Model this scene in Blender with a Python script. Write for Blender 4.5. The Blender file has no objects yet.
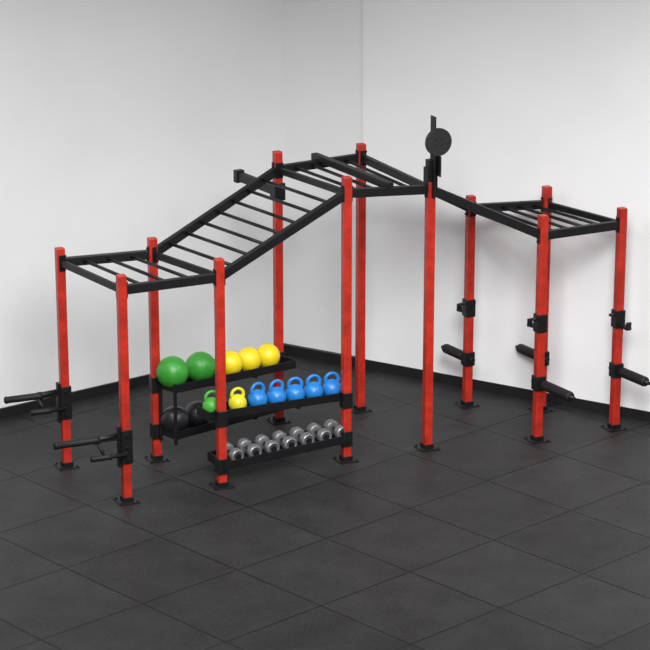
import bpy, bmesh, math, random
from math import *
from mathutils import Vector, Matrix
random.seed(4)
sc=bpy.context.scene
sc.view_settings.view_transform='Standard'
sc.view_settings.look='None'
V=Vector
# ---------------------------------------------------------------- materials
def mat(name,col,rough=.5,metal=0.,noise=0.,nscale=8.,bump=0.,bscale=200.,spec=.5,coat=0.):
    m=bpy.data.materials.new(name);m.use_nodes=True
    nt=m.node_tree;b=nt.nodes['Principled BSDF']
    b.inputs['Roughness'].default_value=rough;b.inputs['Metallic'].default_value=metal
    b.inputs['Base Color'].default_value=(*col,1);b.inputs['Specular IOR Level'].default_value=spec
    b.inputs['Coat Weight'].default_value=coat
    tc=nt.nodes.new('ShaderNodeTexCoord')
    if noise>0:
        n=nt.nodes.new('ShaderNodeTexNoise');n.inputs['Scale'].default_value=nscale;n.inputs['Detail'].default_value=6
        nt.links.new(tc.outputs['Object'],n.inputs['Vector'])
        r=nt.nodes.new('ShaderNodeValToRGB');r.color_ramp.elements[0].position=.3;r.color_ramp.elements[1].position=.7
        r.color_ramp.elements[0].color=(*[c*(1-noise) for c in col],1);r.color_ramp.elements[1].color=(*[min(1,c*(1+noise)) for c in col],1)
        nt.links.new(n.outputs['Fac'],r.inputs['Fac']);nt.links.new(r.outputs['Color'],b.inputs['Base Color'])
    if bump>0:
        n2=nt.nodes.new('ShaderNodeTexNoise');n2.inputs['Scale'].default_value=bscale
        nt.links.new(tc.outputs['Object'],n2.inputs['Vector'])
        bp=nt.nodes.new('ShaderNodeBump');bp.inputs['Strength'].default_value=bump;bp.inputs['Distance'].default_value=.004
        nt.links.new(n2.outputs['Fac'],bp.inputs['Height']);nt.links.new(bp.outputs['Normal'],b.inputs['Normal'])
    return m
RED=mat('red_powder_coat',(.40,.021,.010),.38,0,.24,9,.1,260)
BLK=mat('black_powder_coat',(.006,.006,.007),.45,0,.2,12,.15,300,.35)
PAD=mat('target_pad_black',(.016,.016,.017),.55,0,.2,14,.2,200,.4)
RUB=mat('black_rubber',(.007,.007,.008),.6,0,.2,20,.3,250,.35)
HOLE=mat('hole_dark',(.14,.010,.008),.8)
CHROME=mat('brushed_steel',(.24,.24,.25),.36,.6,.15,30)
BLUE=mat('blue_vinyl',(.013,.17,.50),.36,0,.15,12)
YEL=mat('yellow_vinyl',(.76,.59,.012),.40,0,.08,10,.2,90)
YELK=mat('yellow_green_vinyl',(.62,.58,.02),.4,0,.1,10)
GRN=mat('green_vinyl',(.032,.25,.026),.40,0,.12,10,.2,90)
GRNK=mat('green_kettlebell_vinyl',(.05,.32,.03),.42,0,.1,10)
BBALL=mat('black_ball_rubber',(.009,.010,.012),.36,0,.2,12,.2,90)
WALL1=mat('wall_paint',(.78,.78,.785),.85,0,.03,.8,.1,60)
WALL_LIT=mat('wall_paint_lit_side',(.83,.83,.835),.85,0,.03,.8,.1,60)  # lighter paint imitates the brighter-lit side of the wall corner
BASE=mat('baseboard_black',(.008,.008,.009),.5)

def floor_mat(T=1.155,ang=-46.7,corner=(.804,21.02)):
    m=bpy.data.materials.new('rubber_tile_floor');m.use_nodes=True
    nt=m.node_tree;N=nt.nodes;L=nt.links;b=N['Principled BSDF']
    tc=N.new('ShaderNodeTexCoord');mp=N.new('ShaderNodeMapping');mp.vector_type='POINT'
    th=radians(-ang)
    mp.inputs['Rotation'].default_value=(0,0,th);mp.inputs['Scale'].default_value=(1/T,1/T,1)
    cx,cy=corner[0]/T,corner[1]/T
    mp.inputs['Location'].default_value=(-(cx*cos(th)-cy*sin(th)),-(cx*sin(th)+cy*cos(th)),0)
    L.new(tc.outputs['Object'],mp.inputs['Vector'])
    sp=N.new('ShaderNodeSeparateXYZ');L.new(mp.outputs['Vector'],sp.inputs[0])
    def M(op,a,bv=None):
        n=N.new('ShaderNodeMath');n.operation=op
        if isinstance(a,(int,float)): n.inputs[0].default_value=a
        else: L.new(a,n.inputs[0])
        if bv is not None:
            if isinstance(bv,(int,float)): n.inputs[1].default_value=bv
            else: L.new(bv,n.inputs[1])
        return n.outputs[0]
    d=[]
    for k in 'XY':
        fr=M('FRACT',sp.outputs[k]);d.append(M('SUBTRACT',.5,M('ABSOLUTE',M('SUBTRACT',fr,.5))))
    dist=M('MULTIPLY',M('MINIMUM',d[0],d[1]),T)
    seam=N.new('ShaderNodeMapRange');seam.inputs['From Min'].default_value=.005;seam.inputs['From Max'].default_value=.014
    L.new(dist,seam.inputs['Value'])
    fl=N.new('ShaderNodeVectorMath');fl.operation='FLOOR';L.new(mp.outputs['Vector'],fl.inputs[0])
    wn=N.new('ShaderNodeTexWhiteNoise');wn.noise_dimensions='2D';L.new(fl.outputs[0],wn.inputs['Vector'])
    n1=N.new('ShaderNodeTexNoise');n1.inputs['Scale'].default_value=2.2;n1.inputs['Detail'].default_value=8;n1.inputs['Roughness'].default_value=.65
    n2=N.new('ShaderNodeTexNoise');n2.inputs['Scale'].default_value=32;n2.inputs['Detail'].default_value=3;n2.inputs['Roughness'].default_value=.85
    L.new(tc.outputs['Object'],n1.inputs['Vector']);L.new(tc.outputs['Object'],n2.inputs['Vector'])
    v=M('ADD',M('MULTIPLY',n1.outputs['Fac'],.35),M('ADD',M('MULTIPLY',n2.outputs['Fac'],.55),M('MULTIPLY',wn.outputs['Value'],.06)))
    cr=N.new('ShaderNodeValToRGB');cr.color_ramp.elements[0].position=.36;cr.color_ramp.elements[1].position=.64
    cr.color_ramp.elements[0].color=(.007,.0072,.0077,1);cr.color_ramp.elements[1].color=(.036,.0365,.038,1)
    L.new(v,cr.inputs['Fac'])
    mx=N.new('ShaderNodeMix');mx.data_type='RGBA';mx.inputs[6].default_value=(.0015,.0015,.0017,1)
    L.new(seam.outputs[0],mx.inputs[0]);L.new(cr.outputs['Color'],mx.inputs[7]);L.new(mx.outputs[2],b.inputs['Base Color'])
    b.inputs['Roughness'].default_value=.52;b.inputs['Specular IOR Level'].default_value=.28
    bp=N.new('ShaderNodeBump');bp.inputs['Strength'].default_value=.38;bp.inputs['Distance'].default_value=.006
    L.new(M('ADD',M('MULTIPLY',n2.outputs['Fac'],.6),M('MULTIPLY',seam.outputs[0],1.)),bp.inputs['Height']);L.new(bp.outputs['Normal'],b.inputs['Normal'])
    return m
# ---------------------------------------------------------------- mesh helpers
class MB:
    def __init__(s): s.bm=bmesh.new();s.mats=[]
    def mi(s,m):
        if m not in s.mats:s.mats.append(m)
        return s.mats.index(m)
    def _fin(s,geom,m,smooth=False):
        i=s.mi(m)
        fs=set()
        for v in geom:
            for f in v.link_faces:fs.add(f)
        for f in fs:f.material_index=i;f.smooth=smooth
    def box(s,mtx,size,m,bev=.004):
        r=bmesh.ops.create_cube(s.bm,size=1,matrix=mtx@Matrix.Diagonal((*size,1)))
        vs=r['verts']
        if bev>0:
            es={e for v in vs for e in v.link_edges}
            rb=bmesh.ops.bevel(s.bm,geom=list(es),offset=min(bev,min(size)*.3),segments=2,affect='EDGES',profile=.5)
            vs=list({v for f in rb['faces'] for v in f.verts}|{v for v in vs if v.is_valid})
        s._fin(vs,m)
    def beam(s,p0,p1,w,h,m,bev=.005,up=V((0,0,1))):
        p0=V(p0);p1=V(p1);x=(p1-p0);l=x.length;x.normalize()
        y=up.cross(x).normalized();z=x.cross(y)
        mt=Matrix((x,y,z)).transposed().to_4x4();mt.translation=(p0+p1)/2
        s.box(mt,(l,w,h),m,bev)
    def cyl(s,p0,p1,r,m,seg=20,r2=None,smooth=True):
        p0=V(p0);p1=V(p1);d=p1-p0
        q=d.to_track_quat('Z','Y').to_matrix().to_4x4();q.translation=(p0+p1)/2
        rr=bmesh.ops.create_cone(s.bm,cap_ends=True,segments=seg,radius1=r,radius2=r if r2 is None else r2,depth=d.length,matrix=q)
        s._fin(rr['verts'],m,False)
        if smooth:
            for f in {f for v in rr['verts'] for f in v.link_faces}:
                if len(f.verts)==4:f.smooth=True
    def lathe(s,origin,axis,prof,m,seg=28,smooth=True):
        q=V(axis).to_track_quat('Z','Y').to_matrix().to_4x4();q.translation=V(origin)
        rings=[]
        for r,h in prof:
            rings.append([s.bm.verts.new(q@V((r*cos(2*pi*i/seg),r*sin(2*pi*i/seg),h))) for i in range(seg)])
        i0=s.mi(m)
        for a,b in zip(rings,rings[1:]):
            for i in range(seg):
                f=s.bm.faces.new((a[i],a[(i+1)%seg],b[(i+1)%seg],b[i]));f.material_index=i0;f.smooth=smooth
        f=s.bm.faces.new(rings[0][::-1]);f.material_index=i0
        f=s.bm.faces.new(rings[-1]);f.material_index=i0
    def tube(s,pts,rad,m,seg=12):
        pts=[V(p) for p in pts];i0=s.mi(m);rings=[]
        nrm=None
        for i,p in enumerate(pts):
            t=(pts[min(i+1,len(pts)-1)]-pts[max(i-1,0)]).normalized()
            if nrm is None:
                nrm=t.cross(V((0.3,0.1,.94))).normalized()
                if nrm.length<.1:nrm=V((1,0,0))
            nrm=(nrm-t*nrm.dot(t)).normalized();b=t.cross(nrm)
            r=rad(i/(len(pts)-1)) if callable(rad) else rad
            rings.append([s.bm.verts.new(p+(nrm*cos(2*pi*k/seg)+b*sin(2*pi*k/seg))*r) for k in range(seg)])
        for a,b in zip(rings,rings[1:]):
            for k in range(seg):
                f=s.bm.faces.new((a[k],a[(k+1)%seg],b[(k+1)%seg],b[k]));f.material_index=i0;f.smooth=True
        f=s.bm.faces.new(rings[0][::-1]);f.material_index=i0
        f=s.bm.faces.new(rings[-1]);f.material_index=i0
    def obj(s,name,parent=None,origin=None):
        bmesh.ops.recalc_face_normals(s.bm,faces=s.bm.faces)
        me=bpy.data.meshes.new(name);s.bm.to_mesh(me);s.bm.free()
        for m in s.mats:me.materials.append(m)
        o=bpy.data.objects.new(name,me);sc.collection.objects.link(o)
        if parent:o.parent=parent
        return o
def empty(name,loc=(0,0,0)):
    e=bpy.data.objects.new(name,None);sc.collection.objects.link(e);e.location=loc;e.empty_display_size=.3;return e
# ---------------------------------------------------------------- room
m=MB();m.box(Matrix.Translation((0,14,-.05)),(44,44,.1),floor_mat(),0);floor=m.obj('floor')
C0=V((-.500,27.887,0))
dl=V((-3.146,-2.443,0)).normalized();dr=V((4.136,-2.517,0)).normalized()
HW=8.
def slab(name,a,b,th,z0,z1,mt,outward,bev=0):
    m=MB();m.beam(a+outward*th/2+V((0,0,(z0+z1)/2)),b+outward*th/2+V((0,0,(z0+z1)/2)),th,z1-z0,mt,bev);return m.obj(name)
nl=V((dl.y,-dl.x,0))
if nl.y<0:nl=-nl
nr=V((-dr.y,dr.x,0))
if nr.y<0:nr=-nr
slab('wall_left',C0,C0+dl*16,.2,0,HW,WALL1,nl)
slab('wall_right',C0,C0+dr*16,.2,0,HW,WALL1,nr)
slab('wall_right_crease_step',C0+dr*1.12,C0+dr*16,.04,.0,HW,WALL_LIT,-nr)  # thin slab added so its edge and paler colour suggest the corner's shading
slab('baseboard_left',C0,C0+dl*16,.03,0,.115,BASE,-nl)
slab('baseboard_right',C0,C0+dr*16,.055,0,.115,BASE,-nr)
# ---------------------------------------------------------------- rig
P=dict(A=(-2.736,23.899,2.40),B=(-2.019,22.875,2.40),C=(-1.796,24.114,2.45),D=(-1.068,23.304,2.45),E=(-.514,25.342,3.09),F=(.224,24.083,3.11),
 G=(.396,25.719,3.09),H=(1.104,24.458,2.97),I=(1.619,25.894,2.46),J=(2.445,25.72,2.61),K=(2.317,24.714,2.54),L=(3.204,25.107,2.52))
U=V((.92,.39,0)).normalized();W=V((U.y,-U.x,0))
VD=V((.53,-.85,0)).normalized()
yaw=atan2(U.y,U.x)
def at(k,z):return V((P[k][0],P[k][1],z))
rig=empty('monkey_bar_rig',(P['F'][0],P['F'][1],0))
def fin(mb,name,par=None):
    o=mb.obj(name);o.parent=par or rig;o.matrix_parent_inverse=Matrix.Translation(-(par or rig).location);return o
R=Matrix.Rotation(yaw,4,'Z')
S=.090
for k,(x,y,h) in P.items():
    m=MB()
    m.box(Matrix.Translation((x,y,h/2))@R,(S,S,h-.01),RED,.008)
    z=.25
    while z<h-.2:
        for n in (-U,W):
            c=V((x,y,z))+n*(S/2);m.cyl(c-n*.006,c+n*.0006,.006,HOLE,8)
        z+=.1
    fin(m,'post_%s'%k.lower())
    m=MB()
    m.box(Matrix.Translation((x,y,.006))@R,(.22,.22,.012),BLK,.003)
    m.box(Matrix.Translation((x,y,.03))@R,(.112,.112,.05),BLK,.004)
    for a in(-1,1):
        for b in(-1,1):
            c=V((x,y,0))+U*a*.085+W*b*.085;m.cyl(c+V((0,0,.01)),c+V((0,0,.026)),.013,BLK,6)
    fin(m,'foot_%s'%k.lower())
m=MB()
def rail(a,za,b,zb,w=.06,h=.095,off=0):
    p=at(a,za);q=at(b,zb);d=(q-p).normalized();e=S*.45
    m.beam(p+d*e,q-d*e,w,h,BLK)
    for pt,s_ in((p,1),(q,-1)):
        dd=V((d.x,d.y,0)).normalized()
        c=pt+dd*s_*(S/2+.004)
        m.beam(c-dd*.004,c+dd*.004,.075,.17,BLK,.002)
        for zz in(-.065,.065):
            m.cyl(c+V((0,0,zz))+dd*s_*.002,c+V((0,0,zz))+dd*s_*.016,.012,BLK,6)
zr={'A':2.24,'B':2.24,'C':2.27,'D':2.25,'E':2.88,'F':2.93,'G':2.93,'H':2.88,'I':2.31,'J':2.40,'K':2.31,'L':2.33}
segs=[('A','C','B','D',3),('C','E','D','F',7),('E','G','F','H',4),('G','I','H','K',7),('I','J','K','L',4)]
for a,c,b,d,n in segs:
    rail(a,zr[a],c,zr[c]);rail(b,zr[b],d,zr[d])
for a,b in('AB','CD','EF','GH','IK','JL'):
    rail(a,zr[a]-(.0),b,zr[b],.045,.07)
fin(m,'rails')
m=MB()
for a,c,b,d,n in segs:
    p0,p1,q0,q1=at(a,zr[a]),at(c,zr[c]),at(b,zr[b]),at(d,zr[d])
    for i in range(1,n+1):
        t=i/(n+1)
        m.cyl(p0.lerp(p1,t),q0.lerp(q1,t),.018,BLK,14)
fin(m,'rungs')
m=MB()
p=at('E',zr['E']).lerp(at('G',zr['G']),.5)+V((0,0,.06));q=at('F',zr['F']).lerp(at('H',zr['H']),.5)+V((0,0,.06))
e=(q-p).normalized();m.beam(p-e*.12,q+e*.03,.08,.075,BLK)
fin(m,'pull_up_beam')
m=MB()
p=at('E',2.64);m.beam(p-VD*.03,p-VD*.86,.07,.10,BLK)
m.beam(p-VD*.80,p-VD*.88,.1,.14,BLK)
m.beam(p+VD*.06,p-VD*.06,.13,.19,BLK)
fin(m,'pull_up_arm')
m=MB()
h=at('H',0)
m.beam(h+W*.052+V((0,0,2.80)),h+W*.052+V((0,0,3.67)),.014,.115,BLK,.003,up=W)
for sx in(-1,1):
    m.beam(h+U*sx*.052+V((0,0,2.86)),h+U*sx*.052+V((0,0,3.12)),.11,.012,BLK,.003,up=U)
m.beam(h+V((0,0,2.975)),h+V((0,0,3.2)),.085,.085,BLK,.004,up=W)
m.beam(h+W*.065+U*.04+V((0,0,3.04)),h+W*.065+U*.04+V((0,0,3.26)),.014,.19,BLK,.003,up=W)
c=h+W*.075+U*.04+V((0,0,3.40))
m.cyl(c-W*.03,c,.05,BLK,20)
m.lathe(c,W,[(.142,0),(.147,.003),(.147,.034),(.143,.038)],PAD,56,False)
for a in range(4):
    o_=(U*cos(a*pi/2+.78)+V((0,0,1))*sin(a*pi/2+.78))*.045
    m.cyl(c+o_+W*.036,c+o_+W*.043,.008,BLK,8)
fin(m,'throwing_target')
def roller(k,z,s_,ln):
    m=MB();p=at(k,z)
    m.box(Matrix.Translation(p)@R,(S+.03,S+.03,.16),BLK,.005)
    d=VD*s_
    m.cyl(p,p+d*(ln+.05),.02,BLK,12)
    m.lathe(p+d*(.09),d,[(.02,0),(.05,.004),(.056,.02),(.056,ln-.12),(.05,ln-.1),(.02,ln-.096)],RUB,24)
    m.cyl(p-d*.1,p-d*.04,.03,BLK,12)
    fin(m,'leg_roller_%s'%k.lower())
roller('I',.56,-1,.46);roller('K',.66,1,.58);roller('J',.62,-1,.44);roller('L',.68,1,.52)
def jcup(k,z,s_):
    m=MB();p=at(k,z)
    m.box(Matrix.Translation(p)@R,(S+.026,S+.026,.2),BLK,.006)
    d=VD*s_
    m.beam(p+d*.04+V((0,0,-.06)),p+d*.2+V((0,0,-.075)),.06,.03,BLK,.004)
    m.beam(p+d*.185+V((0,0,-.09)),p+d*.185+V((0,0,.0)),.06,.025,BLK,.004,up=d)
    m.cyl(p-U*.11+V((0,0,.05)),p+U*.08+V((0,0,.05)),.017,BLK,12)
    fin(m,'j_cup_%s'%k.lower())
jcup('I',1.16,-1);jcup('K',1.34,-1);jcup('L',1.27,1)
def dip(k,z,l1,l2,dz):
    m=MB();p=at(k,z)
    m.box(Matrix.Translation(p)@R,(S+.03,S+.03,.36),BLK,.006)
    m.box(Matrix.Translation(p-U*.07)@R,(.03,.06,.44),BLK,.006)
    for zz in(-.13,0,.13):
        m.cyl(p+W*.04+V((0,0,zz)),p+W*.08+V((0,0,zz)),.016,BLK,10)
    a=p-U*.05+V((0,0,.10));
    m.beam(a,a-U*l1*.5,.05,.05,BLK)
    m.lathe(a-U*(l1*.32),-U,[(.02,0),(.042,.004),(.042,.05),(.036,.06),(.036,l1*.68-.03),(.042,l1*.68-.02),(.03,l1*.68)],RUB,20)
    b=p-U*.05+VD*.10+V((0,0,-dz))
    m.cyl(p+VD*.02+V((0,0,-dz)),b,.02,BLK,12)
    m.cyl(b,b-U*l2,.022,BLK,14)
    m.lathe(b-U*(l2*.4),-U,[(.02,0),(.034,.004),(.031,.04),(.031,l2*.6),(.02,l2*.6+.01)],RUB,18)
    m.cyl(a-U*.25,b-U*.22,.017,BLK,12)
    m.cyl(a-U*.04+V((0,0,.02)),a-U*.3+V((0,0,.0)),.03,BLK,12)
    fin(m,'dip_handle_%s'%k.lower())
dip('A',.72,.60,.36,.04);dip('B',.60,.70,.36,.06)
# ---------------------------------------------------------------- storage shelves
rack=empty('weight_storage_rack',(P['D'][0],P['D'][1],0))
def shelf(name,a,b,z0,z1,off0,off1,ext0=.0,ext1=.0,lip=.04,br=(1,1)):
    pa=at(a,0);pb=at(b,0);d=(pb-pa).normalized();n=V((d.y,-d.x,0))
    L_=(pb-pa).length
    A_=pa-d*ext0+V((0,0,z0));B_=pb+d*ext1+V((0,0,z1))
    m=MB()
    mid=(off0+off1)/2;w=abs(off1-off0)
    m.beam(A_+n*mid,B_+n*mid,w,.008,BLK,.001)
    for o,hh in((off0,.085),(off1,.09)):
        m.beam(A_+n*o+V((0,0,lip)),B_+n*o+V((0,0,lip)),.012,hh,BLK,.003)
    for e in(A_,B_):
        m.beam(e+n*off0+V((0,0,lip)),e+n*off1+V((0,0,lip)),.012,.1,BLK,.003)
    for t in(.33,.66):
        c=A_.lerp(B_,t);m.beam(c+n*off0-V((0,0,.015)),c+n*off1-V((0,0,.015)),.04,.02,BLK,.002)
    for pt,zz in((pa,z0),(pb,z1)):
        m.beam(pt+V((0,0,zz-.07)),pt+V((0,0,zz+.1)),S+.02,S+.02,BLK,.004,up=W)
    fin(m,name,rack)
    def place(t,o):
        f=t/L_
        return pa+d*t+n*o+V((0,0,z0+(z1-z0)*f+.005))
    return place,d,n,L_
kb,kd,kn,kL=shelf('kettlebell_shelf','D','F',.73,.665,-.30,-.04,.12,.0)
db,dd_,dn,dL=shelf('dumbbell_shelf','D','F',.21,.235,-.30,.07,.0,.0,.03)
tb,td,tn,tL=shelf('ball_shelf_upper','C','E',.83,.72,.04,.34,.0,-.06)
lb,ld,ln_,lL=shelf('ball_shelf_lower','C','E',.31,.27,.04,.34,.0,-.06)
m=MB()
for s_ in(.08,.32):
    c=at('C',0)+tn*s_
    m.beam(c+V((0,0,.24)),c+V((0,0,.91)),.035,.03,BLK,.003,up=W)
fin(m,'rack_uprights',rack)
# ---------------------------------------------------------------- balls
def ball(name,c,r,mt):
    m=MB();bmesh.ops.create_uvsphere(m.bm,u_segments=48,v_segments=28,radius=r)
    for f in m.bm.faces:f.smooth=True;f.material_index=0
    m.mats=[mt]
    for v in m.bm.verts:
        n=v.co.normalized()
        g=min(abs(n.x-.0),abs(n.y),abs(n.z))
        if g<.03: v.co*=.988
    bmesh.ops.rotate(m.bm,verts=m.bm.verts,matrix=Matrix.Rotation(random.random()*2,3,'Z')@Matrix.Rotation(.7,3,'X'))
    m.cyl(V((0,-r*.99,0)),V((0,-r*1.004,0)),.007,mt,12)
    o=m.obj(name);o.location=c+V((0,0,r));return o
for t,r in((.08,.172),(.47,.166)): ball('green_medicine_ball',tb(t,.19),r,GRN)
for t,r in((.89,.140),(1.165,.138),(1.44,.136)): ball('yellow_medicine_ball',tb(t,.19),r,YEL)
for t,r in((.10,.152),(.42,.145)): ball('black_medicine_ball',lb(t,.19),r,BBALL)
# ---------------------------------------------------------------- kettlebells
def kettlebell(name,c,mt,s_=1.,rot=0):
    m=MB();prof=[]
    r=.100
    for i in range(15):
        a=-1.05+(1.05+1.35)*i/14
        prof.append((r*cos(a),r*sin(a)+r*sin(1.05)))
    m.lathe((0,0,0),(0,0,1),prof,mt,32)
    pts=[]
    for i in range(25):
        a=radians(-38)+radians(256)*i/24
        pts.append((.066*cos(a),0,.188+.064*sin(a)))
    m.tube(pts,lambda t:.0165+.006*abs(2*t-1)**2,mt,14)
    o=m.obj(name);o.location=c;o.scale=(s_,)*3;o.rotation_euler=(0,0,yaw+rot);return o
kettlebell('green_kettlebell',kb(-.01,-.18),GRNK,.98)
kettlebell('yellow_kettlebell',kb(.29,-.17),YELK,.97)
for i in range(5):
    kettlebell('blue_kettlebell',kb(.53+.226*i,-.17),BLUE,1.06,random.uniform(-.25,.25))
# ---------------------------------------------------------------- dumbbells
def dumbbell(name,c,d):
    m=MB();r=.078;L2=.33
    o=V((0,0,r));a=-d*L2/2
    m.cyl(o+a*.6,o-a*.6,.016,BLK,14)
    m.lathe(o-d*.06,d,[(.016,0),(.020,.02),(.021,.06),(.020,.1),(.016,.12)],BLK,16)
    for s_ in(-1,1):
        m.lathe(o+d*s_*.055,d*s_,[(.03,0),(r*.86,.004),(r,.016),(r,.078),(r*.9,.094),(r*.72,.1),(r*.7,.094),(.02,.094)],CHROME,28)
        m.cyl(o+d*s_*.145,o+d*s_*.156,.036,BLK,16)
    ob=m.obj(name);ob.location=c;return ob
for i in range(7):
    dumbbell('dumbbell',db(.18+.213*i,-.12),dn)
# ---------------------------------------------------------------- lights
def area(name,loc,size,power,rot=(0,0,0),sy=None,col=(1,1,1)):
    l=bpy.data.lights.new(name,'AREA');l.energy=power;l.size=size;l.color=col
    if sy:l.shape='RECTANGLE';l.size_y=sy
    o=bpy.data.objects.new(name,l);sc.collection.objects.link(o);o.location=loc;o.rotation_euler=rot;return o
def spot(name,loc,tgt,power,ang,rad=1.2):
    l=bpy.data.lights.new(name,'SPOT');l.energy=power;l.spot_size=radians(ang);l.spot_blend=1;l.shadow_soft_size=rad
    o=bpy.data.objects.new(name,l);sc.collection.objects.link(o);o.location=loc
    o.rotation_euler=(V(tgt)-V(loc)).to_track_quat('-Z','Y').to_euler();return o
area('overhead_fill_a',(-2.8,20.5,6.2),4,270,sy=3)  # unseen area lamp, added so the walls darken towards the top
area('overhead_fill_b',(4.2,20.5,6.2),4,270,sy=3)  # second added overhead lamp, out of view, for the same wall falloff
spot('wall_gradient_spot_a',(1,12,9.5),(-2.5,26.2,-.5),7800,38,2.6)  # unseen spot added to brighten the lower wall; soft cone fades upward
spot('wall_gradient_spot_b',(1,12,9.5),(3.4,25.6,-.2),7800,38,2.6)  # matching added spot, aimed right, evens out the two walls
w=bpy.data.worlds.new('world');sc.world=w;w.use_nodes=True
w.node_tree.nodes['Background'].inputs[0].default_value=(.97,.98,1,1);w.node_tree.nodes['Background'].inputs[1].default_value=.25
# ---------------------------------------------------------------- camera
cd=bpy.data.cameras.new('camera');cam=bpy.data.objects.new('camera',cd);sc.collection.objects.link(cam)
cam.location=(0,0,8.87);cam.rotation_euler=(radians(90-17),0,0)
cd.sensor_width=36;cd.lens=2400/650*36;cd.clip_end=200
sc.camera=cam
